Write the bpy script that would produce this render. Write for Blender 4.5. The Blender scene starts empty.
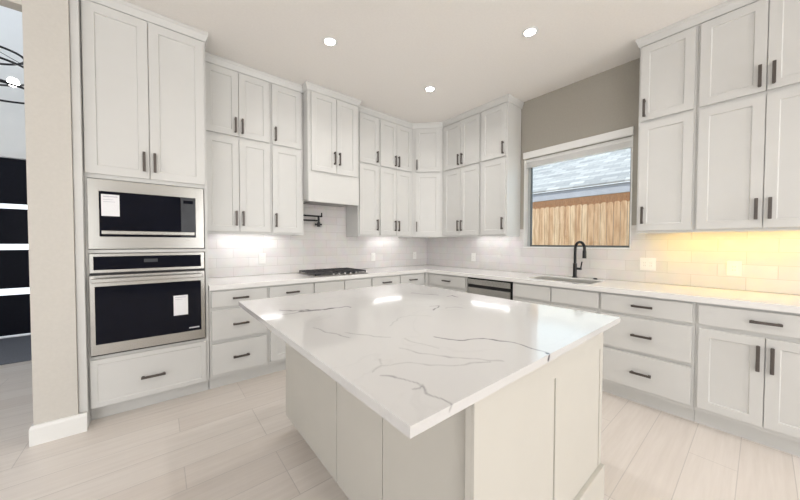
import bpy, bmesh, math, random
from mathutils import Vector, Matrix
random.seed(7)
S = bpy.context.scene
COL = S.collection
# ------------------------------------------------------------------ camera
cd = bpy.data.cameras.new('camera'); cam = bpy.data.objects.new('camera', cd); COL.objects.link(cam)
cd.sensor_width = 36; cd.lens = 296.18/800*36; cd.clip_start = .02; cd.clip_end = 200
F = Vector((0.63311818, 0.77369803, -0.02351008)); R = Vector((0.77393731, -0.63325971, 0.00178596)); U = Vector((0.01350619, 0.01932605, 0.999722))
M = Matrix((R, U, -F)).transposed().to_4x4(); M.translation = (-3.5191, -3.5812, 1.2771)
cam.matrix_world = M
S.camera = cam
S.view_settings.view_transform = 'Standard'; S.view_settings.look = 'None'
S.view_settings.exposure = 0.0; S.view_settings.gamma = 1; S.view_settings.use_curve_mapping = False
# ------------------------------------------------------------------ world
W = bpy.data.worlds.new('world'); S.world = W; W.use_nodes = True
nt = W.node_tree; nt.nodes.clear()
wo = nt.nodes.new('ShaderNodeOutputWorld'); bg = nt.nodes.new('ShaderNodeBackground')
tc = nt.nodes.new('ShaderNodeTexCoord'); sx = nt.nodes.new('ShaderNodeSeparateXYZ'); cr = nt.nodes.new('ShaderNodeValToRGB')
cr.color_ramp.elements[0].position = 0.0; cr.color_ramp.elements[0].color = (.93, .95, 1, 1)
cr.color_ramp.elements[1].position = .8; cr.color_ramp.elements[1].color = (.66, .82, 1, 1)
nt.links.new(tc.outputs['Generated'], sx.inputs[0]); nt.links.new(sx.outputs['Z'], cr.inputs[0])
nt.links.new(cr.outputs[0], bg.inputs['Color']); nt.links.new(bg.outputs[0], wo.inputs[0])
bg.inputs['Strength'].default_value = 1.5

def area(name, loc, aim, sx_, sy_, power, color, portal=False):
    l = bpy.data.lights.new(name, 'AREA'); l.shape = 'RECTANGLE'; l.size = sx_; l.size_y = sy_; l.energy = power; l.color = color
    o = bpy.data.objects.new(name, l); COL.objects.link(o); o.location = loc
    o.rotation_euler = Vector(aim).to_track_quat('-Z', 'Y').to_euler()
    if portal: l.cycles.is_portal = True
    return o
# added fill lamps on the unseen living side and in the foyer; daylight at the kitchen window; the sun stands over the house and lights the fence
area('living_fill', (-7.88, -4.8, 1.55), (1, 0, 0), 4.2, 2.2, 25, (1, .975, .95))
area('patio_fill', (-6.5, -7.88, 1.5), (.1, 1, 0), 2.6, 2.4, 82, (1, .99, .975))
area('front_fill', (-1.25, -7.88, 1.6), (-.1, 1, 0), 1.9, 2.0, 92, (1, .99, .975))
area('kitchen_window_daylight', (.3, -2.25, 1.78), (-1, 0, 0), 1.0, 1.0, 3.8, (.60, .86, 1))
area('foyer_fill', (-5.2, 1.2, 4.9), (0, 0, -1), 1.2, 2.4, 26, (.78, .87, 1))
sl_ = bpy.data.lights.new('sun', 'SUN'); sl_.energy = 3.6; sl_.angle = .01; sl_.color = (1, .95, .86)
so_ = bpy.data.objects.new('sun', sl_); COL.objects.link(so_); so_.rotation_euler = Vector((.42, .16, -.86)).to_track_quat('-Z', 'Y').to_euler()

# ------------------------------------------------------------------ materials
def mat(name, col, rough=.5, metal=0, spec=.5, emit=None, es=0):
    m = bpy.data.materials.new(name); m.use_nodes = True; b = m.node_tree.nodes['Principled BSDF']
    b.inputs['Base Color'].default_value = (*col, 1); b.inputs['Roughness'].default_value = rough; b.inputs['Metallic'].default_value = metal
    b.inputs['Specular IOR Level'].default_value = spec
    if emit: b.inputs['Emission Color'].default_value = (*emit, 1); b.inputs['Emission Strength'].default_value = es
    return m
def N(m, t, **k):
    n = m.node_tree.nodes.new(t)
    for a, v in k.items(): setattr(n, a, v)
    return n
def Lk(m, a, b): m.node_tree.links.new(a, b)
def noisy(m, scale=40, amt=.04, bump=.0, stretch=(1, 1, 1), bscale=None):
    b = m.node_tree.nodes['Principled BSDF']; c = b.inputs['Base Color'].default_value[:]
    g = N(m, 'ShaderNodeNewGeometry'); mp = N(m, 'ShaderNodeMapping'); mp.inputs['Scale'].default_value = stretch
    n = N(m, 'ShaderNodeTexNoise'); n.inputs['Scale'].default_value = scale; n.inputs['Detail'].default_value = 4
    r = N(m, 'ShaderNodeValToRGB')
    r.color_ramp.elements[0].position = .3; r.color_ramp.elements[1].position = .7
    r.color_ramp.elements[0].color = (*[x*(1-amt) for x in c[:3]], 1); r.color_ramp.elements[1].color = (*[min(1, x*(1+amt)) for x in c[:3]], 1)
    Lk(m, g.outputs['Position'], mp.inputs[0]); Lk(m, mp.outputs[0], n.inputs['Vector']); Lk(m, n.outputs[0], r.inputs[0]); Lk(m, r.outputs[0], b.inputs['Base Color'])
    if bump:
        bp = N(m, 'ShaderNodeBump'); bp.inputs['Strength'].default_value = bump; bp.inputs['Distance'].default_value = .002
        Lk(m, n.outputs[0], bp.inputs['Height']); Lk(m, bp.outputs[0], b.inputs['Normal'])
    return m
PAINT = noisy(mat('cabinet_paint', (.655, .653, .635), .38), 6, .012)
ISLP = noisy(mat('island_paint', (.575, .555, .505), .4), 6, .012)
CEIL = noisy(mat('ceiling_paint', (.89, .86, .825), .9, spec=.2), 60, .015, .05)
GREIGE_SHADED = noisy(mat('shaded_wall_paint', (.41, .385, .335), .85, spec=.2), 60, .02, .08)  # same paint as the other walls, darkened for the shade beside the window
STUBP = noisy(mat('lit_wall_paint', (.62, .595, .55), .85, spec=.2), 60, .02, .08)  # lighter copy of that wall paint for the better lit walls
WHITE = noisy(mat('trim_white', (.84, .84, .82), .4), 8, .01)
BRONZE = noisy(mat('dark_bronze', (.105, .09, .082), .4, .5), 80, .08)
BLACK = noisy(mat('matte_black', (.010, .010, .012), .35, .3), 60, .1)
IRON = noisy(mat('cast_iron', (.05, .05, .055), .5, .4), 120, .2, .2)
STEEL = noisy(mat('brushed_steel', (.45, .445, .425), .27, 1.0), 14, .05, 0, (1, 1, 40))
SINKM = noisy(mat('basin_steel', (.6, .59, .57), .45, .7), 14, .03)
STEELD = noisy(mat('dark_steel', (.30, .29, .28), .3, 1.0), 20, .05)
BGLASS = noisy(mat('black_glass', (.004, .005, .011), .05, 0, .16), 10, .1)
CGLASS = noisy(mat('control_glass', (.06, .065, .075), .12), 10, .1)
PAPER = noisy(mat('paper', (.85, .85, .87), .7), 150, .03)
PAPERG = mat('paper_print', (.55, .55, .6), .7)
PLATE = noisy(mat('outlet_plastic', (.86, .85, .82), .35), 30, .01)
SLOT = mat('outlet_slot', (.35, .34, .32), .5)
LEDC = mat('led_cool', (1, 1, 1), emit=(1, .98, .99), es=14)
LEDW = mat('led_warm', (1, 1, 1), emit=(1, .63, .05), es=25)
DOWN = mat('downlight_lens', (1, 1, 1), emit=(1, .97, .92), es=9)
BULB = mat('bulb', (1, 1, 1), emit=(1, .97, .93), es=14)
SHINE = mat('frosted_glass_daylight', (.9, .95, 1), emit=(.88, .94, 1), es=1.1)  # glass glows by itself in place of daylight from outside
NAVY = noisy(mat('black_door_paint', (.006, .007, .014), .5, 0, .12), 30, .1)
SHEET_GREY = noisy(mat('grey_sheet', (.16, .17, .20), .9), 90, .2, .2)
VINYL = noisy(mat('window_vinyl', (.45, .48, .48), .4), 30, .03)
FRAMEM = noisy(mat('window_frame_metal', (.12, .13, .13), .4, .3), 30, .05)
CREAM = mat('caulk', (.8, .8, .78), .6)

def tile_mat(axis):
    m = mat('subway_tile_' + axis, (.8, .78, .76), .22); b = m.node_tree.nodes['Principled BSDF']
    g = N(m, 'ShaderNodeNewGeometry'); s = N(m, 'ShaderNodeSeparateXYZ'); c = N(m, 'ShaderNodeCombineXYZ')
    Lk(m, g.outputs['Position'], s.inputs[0]); Lk(m, s.outputs['X' if axis == 'x' else 'Y'], c.inputs[0])
    ad = N(m, 'ShaderNodeMath', operation='ADD'); ad.inputs[1].default_value = -.914+1.0-.0; Lk(m, s.outputs['Z'], ad.inputs[0]); Lk(m, ad.outputs[0], c.inputs[1])
    br = N(m, 'ShaderNodeTexBrick'); br.offset = .5; br.inputs['Scale'].default_value = 1
    br.inputs['Brick Width'].default_value = .305; br.inputs['Row Height'].default_value = .1; br.inputs['Mortar Size'].default_value = .0022
    br.inputs['Mortar Smooth'].default_value = .3; br.inputs['Bias'].default_value = 0
    br.inputs['Color1'].default_value = (.73, .70, .685, 1); br.inputs['Color2'].default_value = (.79, .765, .75, 1); br.inputs['Mortar'].default_value = (.64, .61, .585, 1)
    Lk(m, c.outputs[0], br.inputs['Vector'])
    n = N(m, 'ShaderNodeTexNoise'); n.inputs['Scale'].default_value = 9; Lk(m, g.outputs['Position'], n.inputs['Vector'])
    mx = N(m, 'ShaderNodeMix', data_type='RGBA', blend_type='MULTIPLY'); mx.inputs[0].default_value = .12
    Lk(m, br.outputs['Color'], mx.inputs[6]); Lk(m, n.outputs['Color'], mx.inputs[7]); Lk(m, mx.outputs[2], b.inputs['Base Color'])
    bp = N(m, 'ShaderNodeBump', invert=True); bp.inputs['Strength'].default_value = .5; bp.inputs['Distance'].default_value = .002
    Lk(m, br.outputs['Fac'], bp.inputs['Height']); Lk(m, bp.outputs[0], b.inputs['Normal'])
    return m
TILEX = tile_mat('x'); TILEY = tile_mat('y')
def floor_mat():
    m = mat('floor_plank_tile', (.6, .55, .5), .3); b = m.node_tree.nodes['Principled BSDF']
    g = N(m, 'ShaderNodeNewGeometry'); mp = N(m, 'ShaderNodeMapping'); mp.inputs['Location'].default_value = (2.975+12.0, 1.72+12.0, 0)
    Lk(m, g.outputs['Position'], mp.inputs[0])
    br = N(m, 'ShaderNodeTexBrick'); br.offset = .37; br.offset_frequency = 3; br.inputs['Scale'].default_value = 1
    br.inputs['Brick Width'].default_value = 1.2; br.inputs['Row Height'].default_value = .2; br.inputs['Mortar Size'].default_value = .0022; br.inputs['Bias'].default_value = 0
    br.inputs['Color1'].default_value = (.76, .695, .64, 1); br.inputs['Color2'].default_value = (.84, .785, .735, 1); br.inputs['Mortar'].default_value = (.63, .58, .54, 1)
    Lk(m, mp.outputs[0], br.inputs['Vector'])
    m2 = N(m, 'ShaderNodeMapping'); m2.inputs['Scale'].default_value = (1.6, 26, 1); Lk(m, g.outputs['Position'], m2.inputs[0])
    n = N(m, 'ShaderNodeTexNoise'); n.inputs['Scale'].default_value = 1.4; n.inputs['Detail'].default_value = 6; n.inputs['Roughness'].default_value = .6; Lk(m, m2.outputs[0], n.inputs['Vector'])
    r = N(m, 'ShaderNodeValToRGB'); r.color_ramp.elements[0].position = .3; r.color_ramp.elements[0].color = (.84, .82, .80, 1); r.color_ramp.elements[1].position = .7; r.color_ramp.elements[1].color = (1.0, 1.0, 1.0, 1)
    Lk(m, n.outputs[0], r.inputs[0])
    mx = N(m, 'ShaderNodeMix', data_type='RGBA', blend_type='MULTIPLY'); mx.inputs[0].default_value = .6
    Lk(m, br.outputs['Color'], mx.inputs[6]); Lk(m, r.outputs[0], mx.inputs[7]); Lk(m, mx.outputs[2], b.inputs['Base Color'])
    bp = N(m, 'ShaderNodeBump', invert=True); bp.inputs['Strength'].default_value = .3; bp.inputs['Distance'].default_value = .002
    Lk(m, br.outputs['Fac'], bp.inputs['Height']); Lk(m, bp.outputs[0], b.inputs['Normal'])
    return m
FLOOR = floor_mat()
def quartz(name, attr, base, faint):
    m = mat(name, base, .09); b = m.node_tree.nodes['Principled BSDF']
    g = N(m, 'ShaderNodeNewGeometry'); n = N(m, 'ShaderNodeTexNoise'); n.inputs['Scale'].default_value = 1.3; n.inputs['Detail'].default_value = 5; n.inputs['Distortion'].default_value = 1.4
    Lk(m, g.outputs['Position'], n.inputs['Vector'])
    # faint wandering grey veins: a thin band of the noise around its middle value
    s = N(m, 'ShaderNodeMath', operation='SUBTRACT'); s.inputs[1].default_value = .5; Lk(m, n.outputs[0], s.inputs[0])
    a = N(m, 'ShaderNodeMath', operation='ABSOLUTE'); Lk(m, s.outputs[0], a.inputs[0])
    r = N(m, 'ShaderNodeMapRange'); r.inputs[1].default_value = 0; r.inputs[2].default_value = .012; r.inputs[3].default_value = faint; r.inputs[4].default_value = 0
    Lk(m, a.outputs[0], r.inputs[0])
    mx = N(m, 'ShaderNodeMix', data_type='RGBA'); mx.inputs[6].default_value = (*base, 1); mx.inputs[7].default_value = (.38, .37, .37, 1)
    Lk(m, r.outputs[0], mx.inputs[0]); out = mx.outputs[2]
    if attr:
        at = N(m, 'ShaderNodeAttribute', attribute_name='vein'); n2 = N(m, 'ShaderNodeTexNoise'); n2.inputs['Scale'].default_value = 45; n2.inputs['Detail'].default_value = 3
        Lk(m, g.outputs['Position'], n2.inputs['Vector'])
        k = N(m, 'ShaderNodeMapRange'); k.inputs[1].default_value = .32; k.inputs[2].default_value = .62; k.inputs[3].default_value = .6; k.inputs[4].default_value = 1.0
        Lk(m, n2.outputs[0], k.inputs[0]); mu = N(m, 'ShaderNodeMath', operation='MULTIPLY', use_clamp=True); Lk(m, at.outputs['Fac'], mu.inputs[0]); Lk(m, k.outputs[0], mu.inputs[1])
        m2 = N(m, 'ShaderNodeMix', data_type='RGBA'); m2.inputs[7].default_value = (.09, .085, .10, 1)
        Lk(m, out, m2.inputs[6]); Lk(m, mu.outputs[0], m2.inputs[0]); out = m2.outputs[2]
    Lk(m, out, b.inputs['Base Color']); return m
QUARTZ = quartz('quartz', False, (.83, .82, .805), .04); QUARTZV = quartz('veined_quartz', True, (.625, .618, .61), .10)  # wall worktop made paler: under-cabinet light put into its colour
def glass_mat():
    m = bpy.data.materials.new('window_glass'); m.use_nodes = True; m.node_tree.nodes.clear()
    o = N(m, 'ShaderNodeOutputMaterial'); t = N(m, 'ShaderNodeBsdfTransparent'); g = N(m, 'ShaderNodeBsdfGlossy'); g.inputs['Roughness'].default_value = .01
    t.inputs[0].default_value = (.96, .985, .98, 1)
    f = N(m, 'ShaderNodeFresnel'); f.inputs[0].default_value = 1.45; x = N(m, 'ShaderNodeMixShader')
    Lk(m, f.outputs[0], x.inputs[0]); Lk(m, t.outputs[0], x.inputs[1]); Lk(m, g.outputs[0], x.inputs[2]); Lk(m, x.outputs[0], o.inputs[0]); return m
GLASS = glass_mat()
def fence_mat():
    m = mat('cedar_boards', (.6, .36, .18), .8); b = m.node_tree.nodes['Principled BSDF']
    g = N(m, 'ShaderNodeNewGeometry'); s = N(m, 'ShaderNodeSeparateXYZ'); Lk(m, g.outputs['Position'], s.inputs[0])
    d = N(m, 'ShaderNodeMath', operation='DIVIDE'); d.inputs[1].default_value = .092; Lk(m, s.outputs['Y'], d.inputs[0])
    fl = N(m, 'ShaderNodeMath', operation='FLOOR'); Lk(m, d.outputs[0], fl.inputs[0]); wn = N(m, 'ShaderNodeTexWhiteNoise', noise_dimensions='1D'); Lk(m, fl.outputs[0], wn.inputs['W'])
    r = N(m, 'ShaderNodeValToRGB'); r.color_ramp.elements[0].color = (.74, .47, .29, 1); r.color_ramp.elements[1].color = (.93, .71, .50, 1); Lk(m, wn.outputs[0], r.inputs[0])
    mp = N(m, 'ShaderNodeMapping'); mp.inputs['Scale'].default_value = (1, 14, 1.6); Lk(m, g.outputs['Position'], mp.inputs[0])
    n = N(m, 'ShaderNodeTexNoise'); n.inputs['Scale'].default_value = 2.2; n.inputs['Detail'].default_value = 5; Lk(m, mp.outputs[0], n.inputs['Vector'])
    r2 = N(m, 'ShaderNodeValToRGB'); r2.color_ramp.elements[0].position = .35; r2.color_ramp.elements[0].color = (.62, .5, .42, 1); r2.color_ramp.elements[1].position = .6; r2.color_ramp.elements[1].color = (1, 1, 1, 1); Lk(m, n.outputs[0], r2.inputs[0])
    mx = N(m, 'ShaderNodeMix', data_type='RGBA', blend_type='MULTIPLY'); mx.inputs[0].default_value = .7
    Lk(m, r.outputs[0], mx.inputs[6]); Lk(m, r2.outputs[0], mx.inputs[7]); Lk(m, mx.outputs[2], b.inputs['Base Color']); return m
FENCE = fence_mat(); RAILW = noisy(mat('cedar_cap_rail', (.36, .18, .09), .8), 12, .25, 0, (1, 8, 1))
def shingle_mat():
    m = mat('roof_shingles', (.6, .62, .66), .85); b = m.node_tree.nodes['Principled BSDF']
    g = N(m, 'ShaderNodeNewGeometry'); s = N(m, 'ShaderNodeSeparateXYZ'); c = N(m, 'ShaderNodeCombineXYZ'); Lk(m, g.outputs['Position'], s.inputs[0])
    Lk(m, s.outputs['Y'], c.inputs[0]); Lk(m, s.outputs['X'], c.inputs[1])
    br = N(m, 'ShaderNodeTexBrick'); br.inputs['Scale'].default_value = 1; br.inputs['Brick Width'].default_value = .32; br.inputs['Row Height'].default_value = .15; br.inputs['Mortar Size'].default_value = .008
    br.inputs['Color1'].default_value = (.28, .285, .295, 1); br.inputs['Color2'].default_value = (.50, .50, .51, 1); br.inputs['Mortar'].default_value = (.24, .25, .275, 1)
    Lk(m, c.outputs[0], br.inputs['Vector']); Lk(m, br.outputs[0], b.inputs['Base Color']); return m
SHINGLE = shingle_mat(); FASCIA = noisy(mat('fascia_paint', (.50, .52, .60), .6), 5, .05); BRICKW = noisy(mat('house_siding', (.5, .46, .42), .8), 6, .1)
GRASS = noisy(mat('side_yard_grass', (.16, .22, .07), .9), 30, .4)

# ------------------------------------------------------------------ geometry helpers
fW = lambda u, w, z: (u, w, z)
fA = lambda u, w, z: (u, -w, z)            # wall A (y=0): u = x, w = distance into the room
fB = lambda u, w, z: (-w, u, z)            # wall B (x=0): u = y
def frame(c, t, n): return lambda u, w, z: (c[0]+t[0]*u+n[0]*w, c[1]+t[1]*u+n[1]*w, z)
ORG = Vector((0, 0, 0))
class MB:
    def __init__(s, T=fW): s.v = []; s.f = []; s.T = T
    def add(s, vs, fs):
        k = len(s.v); s.v += [Vector(s.T(*p)) for p in vs]; s.f += [[k+i for i in f] for f in fs]
    def box(s, u0, u1, w0, w1, z0, z1):
        s.add([(u0, w0, z0), (u1, w0, z0), (u1, w1, z0), (u0, w1, z0), (u0, w0, z1), (u1, w0, z1), (u1, w1, z1), (u0, w1, z1)],
              [(0, 3, 2, 1), (4, 5, 6, 7), (0, 1, 5, 4), (1, 2, 6, 5), (2, 3, 7, 6), (3, 0, 4, 7)]); return s
    def shaker(s, u0, u1, w0, w1, z0, z1, r=.057, d=.009):
        i0, i1, k0, k1 = u0+r, u1-r, z0+r, z1-r; e = .003
        vs = [(u0, w0, z0), (u1, w0, z0), (u1, w0, z1), (u0, w0, z1), (u0, w1, z0), (u1, w1, z0), (u1, w1, z1), (u0, w1, z1),
              (i0, w1, k0), (i1, w1, k0), (i1, w1, k1), (i0, w1, k1), (i0+e, w1-d, k0+e), (i1-e, w1-d, k0+e), (i1-e, w1-d, k1-e), (i0+e, w1-d, k1-e)]
        fs = [(0, 1, 2, 3), (0, 1, 5, 4), (1, 2, 6, 5), (2, 3, 7, 6), (3, 0, 4, 7), (12, 13, 14, 15)]
        for a in range(4):
            b = (a+1) % 4; fs += [(4+a, 4+b, 8+b, 8+a), (8+a, 8+b, 12+b, 12+a)]
        s.add(vs, fs); return s
    def cyl(s, p, q, r, n=16, r2=None):
        p = Vector(p); q = Vector(q); d = (q-p).normalized(); a = d.orthogonal().normalized(); b = d.cross(a); r2 = r if r2 is None else r2
        vs = []; 
        for c, rr in ((p, r), (q, r2)):
            for i in range(n):
                t = 2*math.pi*i/n; vs.append(c+a*math.cos(t)*rr+b*math.sin(t)*rr)
        s.add([tuple(x) for x in vs], [[i, (i+1) % n, n+(i+1) % n, n+i] for i in range(n)]+[list(range(n)), list(range(n, 2*n))]); return s
    def tube(s, pts, r, n=12):
        pts = [Vector(p) for p in pts]; rings = []; a = None
        for i, p in enumerate(pts):
            d = ((pts[min(i+1, len(pts)-1)]-pts[max(i-1, 0)])).normalized()
            a = (d.orthogonal() if a is None else (a-d*a.dot(d))).normalized(); b = d.cross(a)
            rings.append([tuple(p+a*math.cos(2*math.pi*k/n)*r+b*math.sin(2*math.pi*k/n)*r) for k in range(n)])
        vs = [v for g in rings for v in g]; fs = []
        for i in range(len(pts)-1):
            for k in range(n): fs.append([i*n+k, i*n+(k+1) % n, (i+1)*n+(k+1) % n, (i+1)*n+k])
        fs += [list(range(n)), list(range((len(pts)-1)*n, len(pts)*n))]; s.add(vs, fs); return s
    def lathe(s, c, prof, n=32):          # prof: (radius, z) about a vertical axis
        vs = []; fs = []
        for r, z in prof:
            for k in range(n): vs.append((c[0]+r*math.cos(2*math.pi*k/n), c[1]+r*math.sin(2*math.pi*k/n), z))
        for i in range(len(prof)-1):
            for k in range(n): fs.append([i*n+k, i*n+(k+1) % n, (i+1)*n+(k+1) % n, (i+1)*n+k])
        fs += [list(range(n)), list(range((len(prof)-1)*n, len(prof)*n))]; s.add(vs, fs); return s
    def build(s, name, m, parent=None, bevel=0, smooth=False):
        me = bpy.data.meshes.new(name)
        org = ORG if parent is not None else Vector((0, 0, 0))
        if parent is None and s.v:
            c = sum(s.v, Vector())/len(s.v); org = Vector((c.x, c.y, min(v.z for v in s.v)))
        me.from_pydata([tuple(v-org) for v in s.v], [], s.f)
        bm = bmesh.new(); bm.from_mesh(me); bmesh.ops.recalc_face_normals(bm, faces=bm.faces); bm.to_mesh(me); bm.free()
        me.materials.append(m); o = bpy.data.objects.new(name, me); COL.objects.link(o)
        if parent is not None: o.parent = parent
        else: o.location = org
        if smooth:
            for p in me.polygons: p.use_smooth = True
            md = o.modifiers.new('es', 'EDGE_SPLIT'); md.split_angle = math.radians(40)
        if bevel:
            b = o.modifiers.new('bevel', 'BEVEL'); b.width = bevel; b.segments = 2; b.limit_method = 'ANGLE'; b.angle_limit = math.radians(50)
        return o
def thing(name, label, cat, loc, group=None):
    global ORG
    o = bpy.data.objects.new(name, None); COL.objects.link(o); ORG = Vector(loc); o.location = ORG; o.empty_display_size = .05
    o['label'] = label; o['category'] = cat
    if group: o['group'] = group
    return o
def tag(o, label, cat, group=None):
    o['label'] = label; o['category'] = cat
    if group: o['group'] = group
    return o
def struct(o, label=None):
    o['kind'] = 'structure'
    if label: o['label'] = label
    return o
def sweep(path, prof, closed=False, side=1):
    """sweep an (offset, z) profile along a plan path with mitred corners; offset goes to the left (side=1) or right"""
    m = MB(); n = len(path); P = [Vector(p) for p in path]; rings = []
    for i, p in enumerate(P):
        ds = []
        if i > 0: ds.append((p-P[i-1]).normalized())
        if i < n-1: ds.append((P[i+1]-p).normalized())
        ns = [Vector((-d.y, d.x))*side for d in ds]; b = sum(ns, Vector((0, 0))).normalized(); k = 1/max(.2, b.dot(ns[0]))
        rings.append([(p.x+b.x*o*k, p.y+b.y*o*k, z) for o, z in prof])
    q = len(prof); vs = [v for r in rings for v in r]; fs = []
    for i in range(n-1):
        for k in range(q): fs.append([i*q+k, i*q+(k+1) % q, (i+1)*q+(k+1) % q, (i+1)*q+k])
    fs += [list(range(q)), list(range((n-1)*q, n*q))]; m.add(vs, fs); return m

# ------------------------------------------------------------------ structure
CH = 3.016
struct(MB().box(-8, .15, -8, 2.99, -.1, 0).build('floor', FLOOR), 'pale wood-look plank tile floor')
struct(MB().box(-8, .15, -8, -.6, CH, CH+.1).box(-4.14, .15, -.6, .15, CH, CH+.1).build('ceiling', CEIL), 'smooth warm white kitchen ceiling')
struct(MB().box(-3.948, .15, 0, .15, 0, CH).build('wall_back', STUBP), 'back wall of the kitchen behind the cabinets')
struct(MB().box(-4.14, -3.948, -.695, .15, 0, CH).build('wall_left', STUBP), 'short beige wall end beside the oven cabinet')
WY0, WY1, WZ0, WZ1 = -2.785, -1.703, 1.222, 2.305
m = MB().box(0, .15, WY1, 0, 0, CH).box(0, .15, -8, WY0, 0, CH).box(0, .15, WY0, WY1, 0, WZ0).box(0, .15, WY0, WY1, WZ1, CH)
struct(m.build('wall_right', GREIGE_SHADED), 'greige wall around the kitchen window')
struct(MB().box(-6.2, -4.141, -.695, -.605, 2.724, CH).box(-8, -6.2, -.695, -.605, 0, CH).build('wall_header', STUBP), 'beige header over the foyer opening')
# living side, behind the camera
struct(MB().box(-8, -7.8, -8.15, -8, 0, CH).box(-5.2, -2.2, -8.15, -8, 0, CH).box(-.3, .15, -8.15, -8, 0, CH).box(-7.8, -5.2, -8.15, -8, 2.7, CH).box(-2.2, -.3, -8.15, -8, 2.6, CH).box(-2.2, -.3, -8.15, -8, 0, .6).build('wall_front', STUBP))
struct(MB().box(-8.15, -8, -8, -7, 0, CH).box(-8.15, -8, -2.6, -.6, 0, CH).box(-8.15, -8, -7, -2.6, 2.7, CH).box(-8.15, -8, -7, -2.6, 0, .4).build('wall_side', STUBP))
# foyer
struct(MB().box(-6.35, -6.2, -.6, 2.99, 0, 5.2).build('wall_foyer_left', WHITE))
struct(MB().box(-4.14, -3.99, .152, 2.99, 0, 5.2).box(-4.14, -3.99, -.6, .152, CH+.1, 5.2).build('wall_foyer_right', WHITE))
struct(MB().box(-6.2, -5.95, 2.86, 2.99, 0, 2.47).box(-4.3, -4.14, 2.86, 2.99, 0, 2.47).box(-6.2, -4.14, 2.86, 2.99, 2.47, 5.2).build('wall_foyer_back', WHITE))
struct(MB().box(-6.2, -4.14, -.6, -.52, CH+.1, 5.2).build('wall_foyer_front', WHITE))
struct(MB().box(-6.35, -3.99, -.6, 2.99, 5.2, 5.3).build('ceiling_foyer', CEIL))
# front door with slit lights
t = thing('entry_door', 'black entry door with horizontal frosted glass slits', 'door', (-5.1, 2.85, 0))
d = MB()
zs = [0.02, .565, .655, 1.175, 1.255, 1.73, 1.795, 2.405]
for a in range(0, 8, 2): d.box(-5.93, -4.32, 2.83, 2.875, zs[a], zs[a+1])
d.box(-5.93, -5.84, 2.83, 2.875, .02, 2.405).box(-4.41, -4.32, 2.83, 2.875, .02, 2.405)
d.build('door_panel', NAVY, t, .002)
for a in range(1, 7, 2): MB().box(-5.84, -4.41, 2.845, 2.86, zs[a], zs[a+1]).build('glass_slit', SHINE, t)
struct(MB().box(-5.99, -4.26, 2.80, 2.858, 2.41, 2.50).build('trim_1', WHITE))
tag(MB().box(-6.0, -4.25, 1.40, 2.72, .001, .012).build('grey_floor_sheet', SHEET_GREY, None, .003), 'wide grey sheet on the foyer floor before the black door', 'rug')  # thin sheet, darker than the floor, in front of the door
# chandelier
t = thing('chandelier', 'dark ringed chandelier with a glowing bulb hanging in the foyer', 'chandelier', (-4.95, 1.5, 3.0))
for k, (rr, zz, ph) in enumerate(((.50, 2.86, .25), (.42, 3.05, 1.6), (.34, 3.22, .9))):
    pts = [(-4.95+rr*math.cos(a), 1.5+rr*math.sin(a), zz+.05*math.sin(a+ph)) for a in [2*math.pi*i/48 for i in range(49)]]
    MB().tube(pts, .011, 8).build('ring', BLACK, t, smooth=True)
c = MB().cyl((-4.95, 1.5, 2.82), (-4.95, 1.5, 5.199), .008)
for a in range(3):
    an = a*2.09+.3; c.cyl((-4.95, 1.5, 3.36), (-4.95+.34*math.cos(an), 1.5+.34*math.sin(an), 3.22), .003, 6)
c.build('stem', BLACK, t)
for a in range(4):
    an = a*math.pi/2+.35; x, y = -4.95+.26*math.cos(an), 1.5+.26*math.sin(an)
    s_ = MB().cyl((-4.95, 1.5, 3.0), (x, y, 3.0), .008, 8).build('arm', BLACK, t)
    MB().lathe((x, y), [(.005, 2.96), (.034, 2.975), (.045, 3.01), (.034, 3.045), (.005, 3.06)], 16).build('bulb', BULB, s_, smooth=True)

# window
wf = MB()
xf0, xf1 = .075, .115
wf.box(xf0, xf1, WY0, WY0+.022, WZ0, WZ1).box(xf0, xf1, WY1-.047, WY1-.0005, WZ0, WZ1).box(xf0, xf1, WY0+.022, WY1-.047, WZ0, WZ0+.018).box(xf0, xf1, WY0+.022, WY1-.047, WZ1-.03, WZ1)
win = struct(wf.build('window_1', VINYL, None, .002), 'white kitchen window frame')
def child(mb, name, mt, par, bevel=0):
    global ORG
    ORG = par.location.copy(); return mb.build(name, mt, par, bevel)
child(MB().box(.072, .1, WY0+.022, WY0+.034, WZ0+.018, WZ1-.03).box(.072, .1, WY1-.0595, WY1-.047, WZ0+.018, WZ1-.03).box(.072, .1, WY0+.034, WY1-.0595, WZ0+.018, WZ0+.034).box(.072, .1, WY0+.034, WY1-.0595, WZ1-.042, WZ1-.03), 'window_frame', FRAMEM, win)
child(MB().box(.088, .092, WY0+.034, WY1-.0595, WZ0+.034, WZ1-.042), 'pane', GLASS, win)
struct(MB().box(-.028, -.001, -2.79, -1.70, 2.308, 2.384).build('trim_2', WHITE, None, .002), 'white board above the kitchen window')
struct(MB().box(-.004, .0745, WY1-.012, WY1-.0005, WZ0+.0125, WZ1-.0005).box(-.004, .0745, WY0+.0005, WY0+.012, WZ0+.0125, WZ1-.0005).box(-.006, .0745, WY0+.0005, WY1-.0005, WZ0+.0005, WZ0+.012).build('trim_10', WHITE))
t = thing('window_blind', 'raised white blind stacked at the top of the kitchen window', 'blind', (.04, -2.25, 2.2))
MB().box(.015, .062, WY0+.014, WY1-.014, 2.265, WZ1-.001).build('headrail', WHITE, t, .003)
sl = MB()
for k in range(9): sl.box(.014, .064, WY0+.015, WY1-.015, 2.207+k*.0064, 2.2115+k*.0064)
sl.build('slats', WHITE, t)
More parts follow.
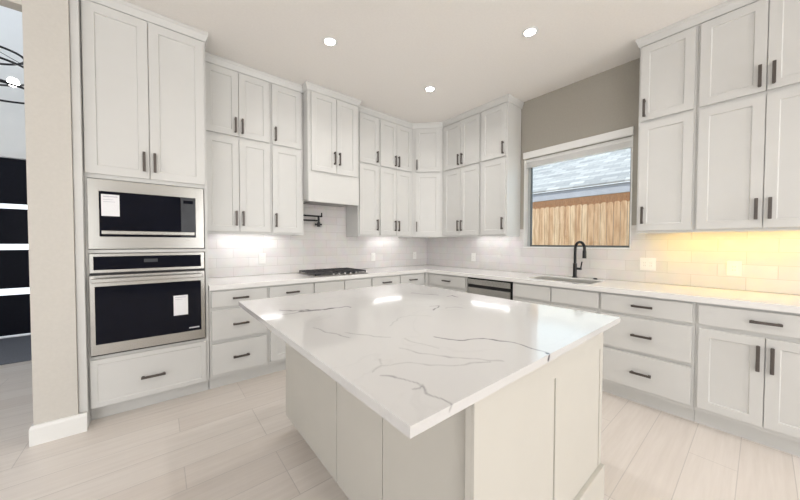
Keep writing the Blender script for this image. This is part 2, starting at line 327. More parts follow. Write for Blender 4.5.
# tile (set on the walls)
struct(MB().box(-3.192, -.009, -.008, 0, .915, 1.45).box(-2.262, -1.54, -.008, 0, 1.45, 1.80).build('trim_3', TILEX), 'white subway tile backsplash on the back wall')
TZ = WZ0
m = MB().box(-.008, 0, -3.96, 0, .915, TZ).box(-.008, 0, WY1, 0, TZ, 1.45).box(-.008, 0, -3.96, WY0, TZ, 1.45)
struct(m.build('trim_4', TILEY), 'white subway tile backsplash on the window wall')
# baseboard round the wall end
struct(sweep([(-3.905, -.6955), (-4.1405, -.6955), (-4.1405, .14)], [(0, 0), (.016, 0), (.016, .105), (.010, .122), (0, .125)], side=1).build('baseboard_left', WHITE), 'white baseboard round the short beige wall')
# crown mouldings
cp = [(-.004, 2.941), (.006, 2.941), (.010, 2.955), (.020, 2.985), (.024, 2.99), (.024, CH-.001), (-.004, CH-.001)]
UW = .315
def crown(path, n, side=-1, lab=None): struct(sweep(path, cp, side=side).build('trim_%d' % n, PAINT), lab)
crown([(-3.947, -.62), (-3.195, -.62), (-3.195, -UW-.03)], 5, lab='crown moulding over the oven cabinet')
crown([(-3.19, -UW), (-2.2405, -UW)], 6, lab='crown moulding over the left wall cabinets')
crown([(-2.24, -UW), (-2.24, -.43), (-1.60, -.43), (-1.60, -UW-.04)], 7, lab='crown moulding round the hood cabinet')
crown([(-1.5995, -UW), (-.62, -UW), (-UW, -.64), (-UW, -1.662), (0-.001, -1.662)], 8, lab='crown moulding round the corner wall cabinets')
crown([(-.001, -2.89), (-UW, -2.89), (-UW, -3.92)], 9, lab='crown moulding over the right wall cabinets')

# ------------------------------------------------------------------ cabinets
def pull(T, u, z, w, length, vert, par, r=.0085):
    m = MB(T); h = length/2; p = h-.012
    if vert:
        m.box(u-r, u+r, w+.022, w+.034, z-h, z+h); [m.box(u-r*.8, u+r*.8, w-.001, w+.023, z+s*p-r, z+s*p+r) for s in (-1, 1)]
    else:
        m.box(u-h, u+h, w+.022, w+.034, z-r, z+r); [m.box(u+s*p-r, u+s*p+r, w-.001, w+.023, z-r*.8, z+r*.8) for s in (-1, 1)]
    return m.build('handle', BRONZE, par, .0025)
def door(T, u0, u1, z0, z1, w, par, pu=None, pz=None, name='door', r=.057, plen=.145, m=None):
    o = MB(T).shaker(u0, u1, w+.0005, w+.02, z0, z1, r).build(name, m or PAINT, par, .0018)
    if pu is not None: pull(T, pu, pz, w+.02, plen, True, o)
    return o
def drawer(T, u0, u1, z0, z1, w, par, pz=None, pu=None, plen=.125, shaker=False):
    mb = MB(T)
    mb = mb.shaker(u0, u1, w+.0005, w+.02, z0, z1, .035, .004) if shaker else mb.box(u0, u1, w+.0005, w+.02, z0, z1)
    o = mb.build('drawer', PAINT, par, .003)
    if pz is not None: pull(T, (u0+u1)/2 if pu is None else pu, pz, w+.02, plen, False, o)
    return o
def base_of(T, u0, u1): p = T((u0+u1)/2, .3, 0); return (p[0], p[1], 0)
def wall_cab(T, u0, u1, label, ndoors, side='hi', z0=1.363, z1=2.94, tiers=((1.385, 2.285), (2.31, 2.925)), w=UW, name='wall_cabinet', pz=(1.515, 2.41), group='stacked white wall cabinets', rail=''):
    t = thing(name, label, 'cabinet', T((u0+u1)/2, w/2, z0), group)
    b = MB(T).box(u0+.0005, u1-.0005, .009, w, z0+.024, z1).box(u0+.0005, u1-.0005, w-.02, w, z0, z0+.0235)
    if 'l' in rail: b.box(u0+.0005, u0+.018, .009, w-.0205, z0, z0+.0235)
    if 'h' in rail: b.box(u1-.018, u1-.0005, .009, w-.0205, z0, z0+.0235)
    b.build('body', PAINT, t, .0015)
    g = .014
    for (a, c), p in zip(tiers, pz):
        if ndoors == 2:
            mid = (u0+u1)/2
            door(T, u0+g, mid-.002, a, c, w, t, mid-.030, p); door(T, mid+.002, u1-g, a, c, w, t, mid+.030, p)
        else:
            door(T, u0+g, u1-g, a, c, w, t, (u1-g-.03) if side == 'hi' else (u0+g+.03), p)
    return t
wall_cab(fA, -3.19, -2.595, 'wide two-door wall cabinet next to the oven cabinet, above the left outlet', 2)
wall_cab(fA, -2.595, -2.26, 'narrow single-column wall cabinet just left of the range hood', 1, 'lo', rail='h')
wall_cab(fA, -1.54, -1.215, 'narrow single-column wall cabinet just right of the range hood', 1, 'hi', rail='l')
wall_cab(fA, -1.215, -.632, 'two-door wall cabinet on the back wall beside the diagonal corner cabinet', 2)
wall_cab(fB, -1.295, -.66, 'two-door wall cabinet on the window wall beside the diagonal corner cabinet', 2)
wall_cab(fB, -1.662, -1.295, 'single-column wall cabinet ending the run left of the kitchen window', 1, 'lo', rail='l')
wall_cab(fB, -3.245, -2.89, 'single-column wall cabinet directly right of the kitchen window', 1, 'hi', rail='h')
wall_cab(fB, -3.915, -3.245, 'wide two-door wall cabinet at the right edge, above the yellow-lit tile', 2)
# diagonal corner wall cabinet
t = thing('corner_wall_cabinet', 'diagonal wall cabinet filling the corner between the two walls', 'cabinet', (-.3, -.3, 1.363))
poly = [(-.009, -.009), (-.631, -.009), (-.631, -UW), (-.62, -UW), (-UW, -.64), (-UW, -.659), (-.009, -.659)]
m = MB(); m.add([(x, y, 1.363) for x, y in poly]+[(x, y, 2.94) for x, y in poly], [list(range(7)), list(range(7, 14))]+[[i, (i+1) % 7, 7+(i+1) % 7, 7+i] for i in range(7)])
m.build('body', PAINT, t)
a_, b_ = Vector((-.62, -UW)), Vector((-UW, -.64)); tt = (b_-a_).normalized(); nn = Vector((tt.y, -tt.x))
if nn.dot(Vector((-1, -1))) < 0: nn = -nn
Ld = (b_-a_).length; TD = frame(a_, tt, nn)
for (a, c), p in zip(((1.385, 2.285), (2.31, 2.925)), (1.515, 2.41)): door(TD, .052, Ld-.042, a, c, 0, t, .074, p)
# hood cabinet
t = thing('range_hood_cabinet', 'white hood cabinet with two short doors over the cooktop', 'cabinet', (-1.9, -.2, 1.74))
MB(fA).box(-2.24, -1.60, .009, .429, 1.76, 2.94).box(-2.2595, -2.241, .009, .30, 1.363, 2.94).box(-1.599, -1.541, .009, .30, 1.77, 2.94).build('body', PAINT, t, .0015)
MB(fA).box(-2.24, -1.60, .405, .4295, 1.735, 1.7595).box(-2.24, -1.60, .430, .440, 1.735, 2.045).build('hood_skirt', PAINT, t, .002)
door(fA, -2.205, -1.905, 2.075, 2.93, .43, t, -1.934, 2.245); door(fA, -1.900, -1.630, 2.075, 2.93, .43, t, -1.871, 2.245)
MB(fA).box(-2.15, -1.65, .05, .38, 1.748, 1.7595).build('vent_grille', STEELD, t)

# tall oven cabinet
t = thing('oven_cabinet', 'tall white cabinet housing the microwave and the wall oven', 'cabinet', (-3.55, -.32, 0))
b = MB(fA); x0, x1, w = -3.904, -3.192, .62
b.box(x0, x0+.013, .002, w, .105, 2.94).box(x1-.02, x1, .002, w, .105, 2.94).box(x0+.013, x1-.02, .002, .02, .105, 2.94)
b.box(x0+.013, x1-.02, .02, w, .105, .47).box(x0+.013, x1-.02, .02, w, 1.203, 1.226).box(x0+.013, x1-.02, .02, w, 1.728, 2.94)
b.build('body', PAINT, t, .0015)
MB(fA).box(-3.947, -3.905, .002, .676, 0, 2.938).build('side_panel', PAINT, t, .003)
MB(fA).box(-3.904, x1, .01, .558, 0, .1045).build('toe_kick', PAINT, t)
mid = -3.556
door(fA, -3.898, mid-.002, 1.757, 2.925, w, t, -3.588, 1.878, r=.06); door(fA, mid+.002, -3.206, 1.757, 2.925, w, t, -3.526, 1.878, r=.06)
drawer(fA, -3.895, -3.215, .112, .452, w, t, .262, -3.556, .145, True)
# microwave
t = thing('microwave', 'built-in stainless microwave with black glass above the wall oven', 'microwave', (-3.556, -.3, 1.23))
MB(fA).box(-3.885, -3.223, .08, .6, 1.235, 1.72).build('body', STEELD, t)
MB(fA).box(-3.889, -3.219, .6205, .634, 1.318, 1.3185).box(-3.889, -3.834, .6205, .634, 1.232, 1.722).box(-3.274, -3.219, .6205, .634, 1.232, 1.722).box(-3.834, -3.274, .6205, .634, 1.640, 1.722).box(-3.834, -3.274, .6205, .634, 1.232, 1.318).build('trim_kit', STEEL, t, .003)
dd = MB(fA).box(-3.832, -3.372, .602, .638, 1.320, 1.638).build('door', BGLASS, t, .002)
MB(fA).box(-3.822, -3.282, .6385, .652, 1.335, 1.362).build('handle', STEEL, dd, .004)
cp_ = MB(fA).box(-3.370, -3.276, .602, .638, 1.320, 1.638).build('control_panel', CGLASS, t, .002)
MB(fA).box(-3.355, -3.292, .638, .639, 1.59, 1.615).build('display', SHINE and BGLASS, cp_)
st = MB(fA).box(-3.822, -3.728, .6382, .6388, 1.465, 1.618).build('label_sticker', PAPER, dd); st['label'] = 'white paper label on the microwave glass'
MB(fA).box(-3.812, -3.738, .6388, .639, 1.60, 1.606).box(-3.812, -3.76, .6388, .639, 1.58, 1.583).box(-3.812, -3.75, .6388, .639, 1.565, 1.568).build('print', PAPERG, st)
# wall oven
t = thing('wall_oven', 'stainless single wall oven with black glass door below the microwave', 'oven', (-3.556, -.3, .47))
MB(fA).box(-3.885, -3.223, .08, .6, .474, 1.2).build('body', STEELD, t)
MB(fA).box(-3.889, -3.219, .6205, .632, 1.062, 1.198).build('control_surround', STEEL, t, .002)
cp_ = MB(fA).box(-3.868, -3.243, .6325, .636, 1.083, 1.178).build('control_panel', BGLASS, t, .001)
MB(fA).box(-3.60, -3.52, .6362, .6366, 1.13, 1.155).build('display', CGLASS, cp_)
MB(fA).box(-3.889, -3.219, .6205, .626, 1.048, 1.060).build('vent_gap', BLACK, t)
MB(fA).box(-3.889, -3.219, .6205, .624, .4725, .484).build('vent_gap', BLACK, t)
dd = MB(fA).box(-3.889, -3.219, .621, .652, .486, 1.046).build('door', STEEL, t, .003)
MB(fA).box(-3.862, -3.247, .6522, .655, .56, .968).build('door_glass', BGLASS, dd, .001)
hb = MB(fA).box(-3.872, -3.238, .694, .712, .998, 1.028)
for u in (-3.855, -3.255): hb.box(u-.012, u+.012, .652, .695, .998, 1.024)
hb.build('handle', STEEL, dd, .005)
st = MB(fA).box(-3.428, -3.336, .6552, .6558, .70, .858).build('label_sticker', PAPER, dd); st['label'] = 'white paper label on the oven glass'
MB(fA).box(-3.418, -3.35, .6558, .656, .84, .845).box(-3.418, -3.37, .6558, .656, .825, .828).build('print', PAPERG, st)
MB(fA).box(-3.33, -3.262, .6552, .6558, .582, .592).build('maker_badge', PAPERG, dd)

# base cabinets
BW = .61; DT = .868
def base_cab(T, u0, u1, label, top=(), doors=0, stack=None, pull_top=True, bodyopen=False, name='base_cabinet', plen=.13, group='white base cabinets along the walls', extra=None):
    t = thing(name, label, 'cabinet', base_of(T, u0, u1), group); g = .016
    b = MB(T)
    if bodyopen:
        b.box(u0+.0005, u0+.018, .010, BW, .105, .868).box(u1-.018, u1-.0005, .010, BW, .105, .868).box(u0+.018, u1-.018, .010, BW, .105, .125)
        b.box(u0+.018, u1-.018, .588, BW, .125, .868)
    else: b.box(u0+.0005, u1-.0005, .010, BW, .105, .868)
    b.build('body', PAINT, t, .001)
    MB(T).box(u0+.0005, u1-.0005, .010, .5586, 0, .1045).build('toe_kick', PAINT, t)
    if stack:
        for (a, c, pz) in stack: drawer(T, u0+g, u1-g, a, c, BW, t, pz, plen=plen)
    n = len(top)
    for (a, c, hp) in top: drawer(T, a, c, .722, .856, BW, t, .79 if hp else None, plen=plen)
    if doors == 1: door(T, u0+g, u1-g, .137, .693, BW, t, u1-g-.03, .58)
    if doors == 2:
        mid = (u0+u1)/2; door(T, u0+g, mid-.002, .137, .693, BW, t, mid-.028, .565, plen=.16); door(T, mid+.002, u1-g, .137, .693, BW, t, mid+.028, .565, plen=.16)
    return t
ST = ((.720, .857, .79), (.432, .693, .56), (.137, .405, .267))
base_cab(fA, -3.188, -2.712, 'three-drawer base cabinet next to the tall oven cabinet', stack=ST)
base_cab(fA, -2.712, -2.262, 'base cabinet with one drawer just left of the cooktop', top=((-2.702, -2.272, True),), doors=1)
base_cab(fA, -2.262, -1.54, 'base cabinet under the cooktop with two plain false fronts', top=((-2.252, -1.908, False), (-1.898, -1.55, False)), doors=2, bodyopen=False)
base_cab(fA, -1.54, -1.10, 'base cabinet with one drawer just right of the cooktop', top=((-1.53, -1.11, True),), doors=1)
base_cab(fA, -1.10, -.655, 'base cabinet with one drawer on the back wall at the inner corner', top=((-1.09, -.68, True),), doors=1)
base_cab(fB, -1.315, -.655, 'base cabinet between the inner corner and the dishwasher', top=((-1.30, -.72, True),), doors=2)
base_cab(fB, -2.712, -1.918, 'sink base cabinet with two plain fronts below the window', top=((-2.312, -1.928, False), (-2.71, -2.322, False)), doors=2, bodyopen=True)
base_cab(fB, -3.297, -2.712, 'three-drawer base cabinet right of the sink', stack=ST)
base_cab(fB, -3.915, -3.2975, 'base cabinet with a wide drawer over two doors at the right edge', top=((-3.899, -3.311, True),), doors=2)
t = thing('corner_base_cabinet', 'blind corner base cabinet where the two counters meet', 'cabinet', (-.33, -.33, 0))
MB().box(-.6545, -.010, -.6545, -.010, .105, .868).build('body', PAINT, t)
MB().box(-.5586, -.010, -.5586, -.010, 0, .1045).build('toe_kick', PAINT, t)
# dishwasher
t = thing('dishwasher', 'stainless dishwasher between white base cabinets left of the sink', 'dishwasher', (-.3, -1.617, 0))
MB(fB).box(-1.912, -1.322, .02, .60, .106, .862).build('body', BLACK, t)
MB(fB).box(-1.912, -1.322, .02, .55, 0, .105).build('toe_kick', BLACK, t)
MB(fB).box(-1.898, -1.336, .601, .632, .13, .755).build('door', STEEL, t, .003)
MB(fB).box(-1.898, -1.336, .601, .628, .79, .852).build('control_strip', STEEL, t, .003)
MB(fB).box(-1.898, -1.336, .601, .612, .756, .789).build('pocket_handle', BLACK, t)

# counters
def slab(m, xs, ys, inside, z0, z1):
    idx = {}
    def V(i, j, z):
        k = (i, j, z)
        if k not in idx: idx[k] = len(m.v); m.v.append(Vector((xs[i], ys[j], z)))
        return idx[k]
    for i in range(len(xs)-1):
        for j in range(len(ys)-1):
            if not inside(i, j): continue
            m.f.append([V(i, j, z1), V(i+1, j, z1), V(i+1, j+1, z1), V(i, j+1, z1)]); m.f.append([V(i, j, z0), V(i, j+1, z0), V(i+1, j+1, z0), V(i+1, j, z0)])
            for (di, dj, a, b) in ((-1, 0, (i, j+1), (i, j)), (1, 0, (i+1, j), (i+1, j+1)), (0, -1, (i, j), (i+1, j)), (0, 1, (i+1, j+1), (i, j+1))):
                if not inside(i+di, j+dj): m.f.append([V(*a, z0), V(*b, z0), V(*b, z1), V(*a, z1)])
xs = [-3.189, -.648, -.53, -.155, -.0095]; ys = [-3.95, -2.62, -2.02, -.648, -.0095]
def ins(i, j):
    if i < 0 or j < 0 or i > 3 or j > 3: return False
    if j == 3: return True
    if i == 0: return False
    return not (j == 1 and i == 2)
m = MB(); slab(m, xs, ys, ins, .872, .914)
tag(m.build('countertop', QUARTZ, None, .002), 'long white L-shaped quartz worktop along both walls', 'countertop')
# sink
t = thing('kitchen_sink', 'stainless undermount sink set in the worktop below the window', 'sink', (-.34, -2.32, .66))
a0, a1, b0, b1 = -.528, -.157, -2.618, -2.022
MB().box(a0, a1, b0, b1, .66, .664).box(a0, a0+.004, b0, b1, .664, .905).box(a1-.004, a1, b0, b1, .664, .905).box(a0+.004, a1-.004, b0, b0+.004, .664, .905).box(a0+.004, a1-.004, b1-.004, b1, .664, .905).build('basin', SINKM, t)
MB().lathe((-.34, -2.32), [(.045, .6645), (.045, .667), (.03, .668), (.02, .666)], 24).build('drain', STEEL, t)
# faucet
t = thing('kitchen_faucet', 'matte black gooseneck faucet behind the sink', 'faucet', (-.085, -2.325, .914))
bx, by = -.085, -2.325; dx, dy = Vector((-.075, -.115)).normalized()
MB().lathe((bx, by), [(.027, .9145), (.027, .921), (.019, .926)], 24).build('base_plate', BLACK, t, smooth=True)
MB().cyl((bx, by, .92), (bx, by, 1.065), .0185, 24).build('body', BLACK, t, smooth=True)
RA = .068; zt = 1.222
pts = [(bx, by, 1.06), (bx, by, 1.15), (bx, by, zt)]+[(bx+dx*(RA-RA*math.cos(a)), by+dy*(RA-RA*math.cos(a)), zt+RA*math.sin(a)) for a in [math.pi*i/16 for i in range(1, 17)]]+[(bx+dx*2*RA, by+dy*2*RA, 1.20)]
MB().tube(pts, .0135, 16).build('gooseneck', BLACK, t, smooth=True)
sp = MB().cyl((bx+dx*2*RA, by+dy*2*RA, 1.205), (bx+dx*2*RA, by+dy*2*RA, 1.125), .017, 20, .0185).build('spray_head', BLACK, t, smooth=True)
hd = MB().cyl((bx, by, 1.01), (bx+.0, by-.062, 1.01), .013, 16).cyl((bx, by-.055, 1.01), (bx-.005, by-.068, 1.085), .0065, 12).build('lever', BLACK, t, smooth=True)
tag(MB().lathe((-.10, -2.52), [(.02, .9145), (.02, .921), (.014, .927), (.004, .928)], 24).build('air_gap_cap', BLACK, None, smooth=True), 'small round black cap on the worktop right of the faucet', 'cap')
# cooktop
t = thing('gas_cooktop', 'black gas cooktop on the worktop below the hood', 'cooktop', (-1.9, -.35, .915))
cx0, cx1 = -2.235, -1.575
MB(fA).box(cx0, cx1, .10, .60, .9145, .924).build('tray', STEELD, t, .003)
for k in range(3):
    u0 = cx0+.010+k*.214; u1 = u0+.211; g = MB(fA)
    for w_ in (.115, .345, .575-.01): g.box(u0, u1, w_, w_+.012, .938, .953)
    for u_ in (u0, (u0+u1)/2-.006, u1-.012): g.box(u_, u_+.012, .115, .577, .9385, .9535)
    for u_ in (u0+.05, u0+.152): g.box(u_, u_+.009, .16, .53, .9385, .952)
    for u_ in (u0, u1-.012):
        for w_ in (.116, .56): g.box(u_+.001, u_+.011, w_, w_+.012, .924, .939)
    g.build('grate', IRON, t, .002)
for (u, w_, r) in ((-2.14, .23, .035), (-2.14, .46, .03), (-1.9, .30, .05), (-1.66, .23, .03), (-1.66, .46, .035)):
    MB().lathe((u, -w_), [(r, .9245), (r, .934), (r*.8, .936), (r*.8, .942), (.004, .943)], 20).build('burner', IRON, t, smooth=True)
for k in range(5):
    u = -2.02+k*.072
    MB().lathe((u, -.588+.0), [(.017, .9245), (.016, .942), (.004, .943)], 16).build('knob', STEELD, t, smooth=True)
# pot filler
t = thing('pot_filler', 'black folding pot filler mounted on the tile over the cooktop', 'faucet', (-2.2, -.008, 1.55))
MB(fA).cyl((-2.19, .0085, 1.545), (-2.19, .018, 1.545), .034, 24).build('wall_flange', BLACK, t, smooth=True)
MB(fA).cyl((-2.19, .018, 1.545), (-2.19, .085, 1.545), .013, 16).cyl((-2.19, .085, 1.52), (-2.19, .085, 1.575), .015, 16).build('post', BLACK, t, smooth=True)
MB(fA).cyl((-2.19, .085, 1.552), (-1.975, .105, 1.552), .010, 14).build('arm', BLACK, t, smooth=True)
MB(fA).cyl((-1.975, .105, 1.53), (-1.975, .105, 1.615), .013, 16).build('joint', BLACK, t, smooth=True)
MB(fA).cyl((-1.93, .105, 1.606), (-2.205, .12, 1.606), .010, 14).cyl((-1.935, .105, 1.60), (-1.935, .105, 1.65), .008, 12).build('arm', BLACK, t, smooth=True)
MB(fA).cyl((-1.975, .105, 1.53), (-1.975, .105, 1.475), .020, 16).cyl((-2.02, .105, 1.505), (-1.935, .105, 1.505), .011, 12).build('valve_handle', BLACK, t, smooth=True)
MB(fA).cyl((-2.205, .12, 1.613), (-2.205, .12, 1.47), .012, 14).build('spout', BLACK, t, smooth=True)

# outlets
def outlet(T, u, z, wd, label, gangs):
    t = thing('wall_outlet', label, 'outlet', T(u, .009, z-.06), 'outlet and switch plates on the tile')
    MB(T).box(u-wd/2, u+wd/2, .0085, .0135, z-.058, z+.058).build('cover_plate', PLATE, t, .002)
    for k in range(gangs):
        c = u+(k-(gangs-1)/2)*.046
        r = MB(T).box(c-.017, c+.017, .0137, .0165, z-.034, z+.034).build('socket', PLATE, t, .001)
        MB(T).box(c-.007, c-.005, .0166, .0168, z+.008, z+.018).box(c+.005, c+.007, .0166, .0168, z+.008, z+.018).box(c-.007, c-.005, .0166, .0168, z-.018, z-.008).box(c+.005, c+.007, .0166, .0168, z-.018, z-.008).build('slot', SLOT, r)
outlet(fA, -2.607, 1.10, .072, 'white outlet plate between the oven cabinet and the cooktop', 1)
outlet(fA, -1.10, 1.075, .072, 'white outlet plate on the back wall just right of the cooktop', 1)
outlet(fA, -.29, 1.075, .072, 'white outlet plate on the back wall close to the corner', 1)
outlet(fB, -.961, 1.075, .072, 'white outlet plate on the window wall above the corner counter', 1)
outlet(fB, -2.915, 1.085, .116, 'double white plate just right of the kitchen window', 2)
outlet(fB, -3.445, 1.082, .078, 'white plate in the middle of the yellow-lit tile', 1)

# under cabinet lights
def ucl(T, u0, u1, label, m, w_=.13):
    t = thing('under_cabinet_light', label, 'light', T((u0+u1)/2, w_, 1.375), 'slim light bars under the wall cabinets')
    MB(T).box(u0, u1, w_-.02, w_+.02, 1.379, 1.3865).build('housing', WHITE, t)
    MB(T).box(u0+.01, u1-.01, w_-.015, w_+.015, 1.375, 1.3788).build('diffuser', m, t)
ucl(fA, -3.10, -2.42, 'white light bar under the cabinets left of the cooktop', LEDC)
ucl(fA, -1.18, -.66, 'white light bar under the cabinets right of the cooktop', LEDC)
ucl(fB, -1.61, -1.02, 'white light bar under the cabinets left of the window', LEDC)
ucl(fB, -3.88, -3.0, 'warm yellow light bar under the cabinets right of the window', LEDW, .17)

# recessed ceiling lights
def downlight(x, y, label, power=24):
    t = thing('recessed_ceiling_light', label, 'light', (x, y, CH-.012), 'recessed ceiling lights')
    MB().lathe((x, y), [(.042, CH-.002), (.060, CH-.001), (.064, CH-.004), (.058, CH-.008), (.044, CH-.010), (.042, CH-.006)], 40).build('trim_ring', WHITE, t, smooth=True)
    MB().lathe((x, y), [(.0415, CH-.0065), (.001, CH-.0065), (.001, CH-.0055), (.0415, CH-.0055)], 40).build('lens', DOWN, t)
    l = bpy.data.lights.new('bulb_light', 'SPOT'); l.energy = power; l.color = (1, .97, .93); l.spot_size = math.radians(150); l.spot_blend = .8; l.shadow_soft_size = .05
    o = bpy.data.objects.new('bulb_light', l); COL.objects.link(o); o.parent = t; o.location = (0, 0, -.01)
downlight(-2.346, -1.191, 'recessed ceiling light nearest the wall oven side')
downlight(-1.129, -2.341, 'recessed ceiling light nearest the kitchen window')
downlight(-1.124, -1.182, 'recessed ceiling light nearest the corner of the cabinets')
downlight(-2.346, -2.345, 'added ceiling light out of view above the middle of the island')  # added lamp out of view, carries the grid on to light the room
downlight(-2.346, -3.6, 'added ceiling light out of view behind the island on the left')  # added lamp outside the view to brighten the room

# ------------------------------------------------------------------ island
IX0, IX1, IY0, IY1 = -2.862, -1.94, -3.128, -1.562
t = thing('kitchen_island', 'large white panelled island in the middle of the floor', 'island', ((IX0+IX1)/2, (IY0+IY1)/2, 0))
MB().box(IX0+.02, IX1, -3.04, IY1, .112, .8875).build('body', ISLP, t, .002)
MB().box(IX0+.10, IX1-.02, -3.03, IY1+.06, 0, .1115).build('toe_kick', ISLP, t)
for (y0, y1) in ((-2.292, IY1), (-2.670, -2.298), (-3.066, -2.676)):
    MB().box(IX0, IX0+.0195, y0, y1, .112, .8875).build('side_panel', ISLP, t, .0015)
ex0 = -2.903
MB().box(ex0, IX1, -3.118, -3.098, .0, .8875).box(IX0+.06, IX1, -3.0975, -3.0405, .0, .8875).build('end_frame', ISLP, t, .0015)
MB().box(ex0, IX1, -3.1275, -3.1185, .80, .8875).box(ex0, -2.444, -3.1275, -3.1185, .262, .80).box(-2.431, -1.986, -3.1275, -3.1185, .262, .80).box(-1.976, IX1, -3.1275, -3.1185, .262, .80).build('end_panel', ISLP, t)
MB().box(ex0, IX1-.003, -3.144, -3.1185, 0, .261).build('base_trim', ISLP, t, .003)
# veined top
VEINS = [
(1.0, .0035, [(-3.012, -1.938), (-2.97, -2.002), (-2.902, -2.01), (-2.87, -2.067), (-2.785, -2.073), (-2.686, -2.086), (-2.682, -2.123)]),
(0.8, .0035, [(-3.028, -2.054), (-2.973, -2.057), (-2.903, -2.055)]), (1.4, .010, [(-2.93, -2.035), (-2.89, -2.051), (-2.85, -2.066)]), (1.3, .007, [(-2.82, -2.072), (-2.77, -2.077)]),
(0.45, .003, [(-3.004, -2.37), (-2.993, -2.444), (-2.97, -2.539), (-2.952, -2.586)]), (0.4, .003, [(-2.939, -2.523), (-2.899, -2.572), (-2.874, -2.641), (-2.829, -2.678)]),
(0.22, .003, [(-2.737, -2.557), (-2.638, -2.483), (-2.538, -2.463), (-2.474, -2.541)]),
(0.85, .0035, [(-2.691, -2.789), (-2.684, -2.825), (-2.658, -2.861), (-2.613, -2.892), (-2.566, -2.912), (-2.541, -2.956), (-2.519, -3.008), (-2.52, -3.069), (-2.529, -3.147)]),
(0.25, .003, [(-2.802, -2.73), (-2.793, -2.809), (-2.767, -2.882)]),
(0.35, .003, [(-2.875, -2.795), (-2.853, -2.872), (-2.802, -2.958), (-2.745, -3.03), (-2.697, -3.084)]), (0.35, .003, [(-2.846, -3.011), (-2.797, -3.032), (-2.734, -3.059)]),
(0.9, .004, [(-2.092, -1.976), (-2.065, -2.052), (-2.035, -2.102), (-2.0, -2.156)]), (0.8, .004, [(-1.995, -2.235), (-1.944, -2.226), (-1.961, -2.285)]),
(0.8, .004, [(-2.307, -2.374), (-2.266, -2.407), (-2.363, -2.46)]), (0.6, .003, [(-2.274, -2.468), (-2.215, -2.482), (-2.205, -2.524)]),
(0.55, .0025, [(-3.054, -2.927), (-3.028, -2.956), (-3.013, -2.988), (-3.005, -3.019), (-3.009, -3.05), (-3.02, -3.079), (-3.015, -3.113), (-3.013, -3.146)]),
(0.5, .002, [(-3.035, -3.042), (-3.022, -3.046), (-3.0, -3.033), (-3.015, -3.071)]),
(0.3, .0025, [(-3.055, -2.895), (-3.007, -2.872), (-2.932, -2.913), (-2.893, -2.959), (-2.846, -3.011)]), (0.25, .0025, [(-2.99, -2.827), (-3.0, -2.864)])]
import numpy as np
TX0, TX1, TY0, TY1, TZ0, TZ1 = -3.137, -1.765, -3.147, -1.537, .889, .914
h = .0045; nx = int((TX1-TX0)/h); ny = int((TY1-TY0)/h); nz = 6
gx = np.linspace(TX0, TX1, nx+1); gy = np.linspace(TY0, TY1, ny+1); gz = np.linspace(TZ0, TZ1, nz+1)
vs = []; fs = []
A, B = np.meshgrid(gx, gy, indexing='ij'); top = np.stack([A, B, np.full_like(A, TZ1)], -1).reshape(-1, 3)
q = np.arange((nx+1)*(ny+1)).reshape(nx+1, ny+1); ft = np.stack([q[:-1, :-1], q[1:, :-1], q[1:, 1:], q[:-1, 1:]], -1).reshape(-1, 4)
k0 = len(top); A, B = np.meshgrid(gx, gz, indexing='ij'); fr = np.stack([A, np.full_like(A, TY0), B], -1).reshape(-1, 3)
q = np.arange((nx+1)*(nz+1)).reshape(nx+1, nz+1)+k0; ff = np.stack([q[:-1, :-1], q[1:, :-1], q[1:, 1:], q[:-1, 1:]], -1).reshape(-1, 4)
k1 = k0+len(fr); ex = np.array([(TX0, TY0, TZ0), (TX1, TY0, TZ0), (TX1, TY1, TZ0), (TX0, TY1, TZ0), (TX0, TY0, TZ1), (TX1, TY0, TZ1), (TX1, TY1, TZ1), (TX0, TY1, TZ1)])
fe = np.array([(0, 3, 2, 1), (1, 2, 6, 5), (2, 3, 7, 6), (3, 0, 4, 7)])+k1
P = np.concatenate([top, fr, ex]); FF = np.concatenate([ft, ff, fe])
val = np.zeros(len(P))
rng = np.random.RandomState(3)
def wig(p):  # small natural wander of the vein line
    return p+np.stack([np.sin(p[:, 1]*61+1)*.004+np.sin(p[:, 0]*140)*.002, np.sin(p[:, 0]*73)*.004+np.sin(p[:, 1]*150)*.002, 0*p[:, 0]], -1)
PW = wig(P)
def seg(a, b, w, s, PP):
    a = np.array(a); b = np.array(b); d = b-a; t_ = np.clip(((PP-a)@d)/(d@d), 0, 1); dist = np.linalg.norm(PP-(a+t_[:, None]*d), axis=1)
    np.maximum(val, s*np.clip(1.4-dist/w, 0, 1), out=val)
for s_, w_, pl in VEINS:
    for a, b in zip(pl[:-1], pl[1:]): seg((*a, TZ1), (*b, TZ1), w_*1.35, s_, PW)
seg((-2.529, -3.14, TZ1), (-2.537, TY0, .898), .006, 2.2, P); seg((-3.013, TY0, TZ1), (-3.02, TY0, .904), .003, .6, P)
me = bpy.data.meshes.new('island_countertop'); org = Vector((-2.45, -2.34, TZ0))
me.from_pydata([tuple(p) for p in (P-np.array(org)).tolist()], [], FF.tolist()); me.materials.append(QUARTZV)
at = me.attributes.new('vein', 'FLOAT', 'POINT'); at.data.foreach_set('value', val.astype(np.float32))
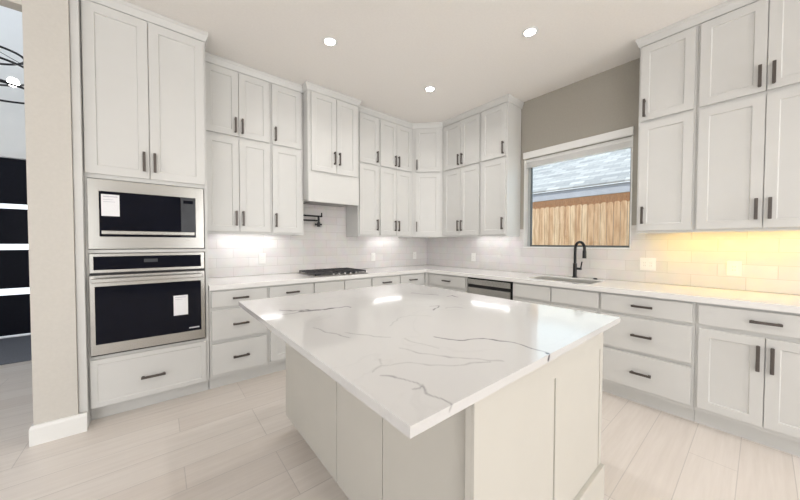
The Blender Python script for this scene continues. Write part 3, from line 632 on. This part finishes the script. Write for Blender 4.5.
bm = bmesh.new(); bm.from_mesh(me); bmesh.ops.recalc_face_normals(bm, faces=bm.faces); bm.to_mesh(me); bm.free()
o = bpy.data.objects.new('island_countertop', me); COL.objects.link(o); o.location = org
tag(o, 'white quartz island slab with grey veins and a chipped front edge', 'countertop')

# ------------------------------------------------------------------ outside
struct(MB().box(.15, 14, -12, 12, -.35, -.25).build('ground', GRASS))
t = thing('wooden_fence', 'orange cedar picket fence seen through the kitchen window', 'fence', (2.2, -1.2, -.25))
FX = 2.2; m = MB()
for k in range(88):
    y = -4.9+k*.092; hgt = 1.955+random.uniform(-.008, .008); y0, y1 = y+.004, y+.088; c_ = .022
    pf = [(y0, -.249), (y1, -.249), (y1, hgt-c_), (y1-c_, hgt), (y0+c_, hgt), (y0, hgt-c_)]
    m.add([(FX, a, z) for a, z in pf]+[(FX+.016, a, z) for a, z in pf], [list(range(6)), list(range(6, 12))]+[[i, (i+1) % 6, 6+(i+1) % 6, 6+i] for i in range(6)])
m.build('pickets', FENCE, t)
MB().box(FX+.017, FX+.055, -4.9, 3.2, 1.80, 1.89).box(FX+.017, FX+.055, -4.9, 3.2, .3, .39).build('rail', FENCE, t)
MB().box(FX+.017, FX+.04, -4.9, 3.2, 1.895, 2.085).build('top_board', RAILW, t)
t = thing('neighbour_house', 'grey shingled roof of the house behind the wooden fence', 'house', (6.5, 0, -.25))
MB().box(4.5, 11, -9, 8, -.249, 2.35).build('wall', BRICKW, t)
MB().box(3.96, 4.0, -9.5, 8.5, 2.34, 2.54).box(4.0, 4.5, -9.5, 8.5, 2.351, 2.37).build('fascia', FASCIA, t)
m = MB(); m.add([(3.92, -9.6, 2.545), (3.92, 8.6, 2.545), (10, 8.6, 5.9), (10, -9.6, 5.9), (3.92, -9.6, 2.585), (3.92, 8.6, 2.585), (10, 8.6, 5.94), (10, -9.6, 5.94)], [(0, 3, 2, 1), (4, 5, 6, 7), (0, 1, 5, 4), (1, 2, 6, 5), (2, 3, 7, 6), (3, 0, 4, 7)])
m.build('roof', SHINGLE, t)
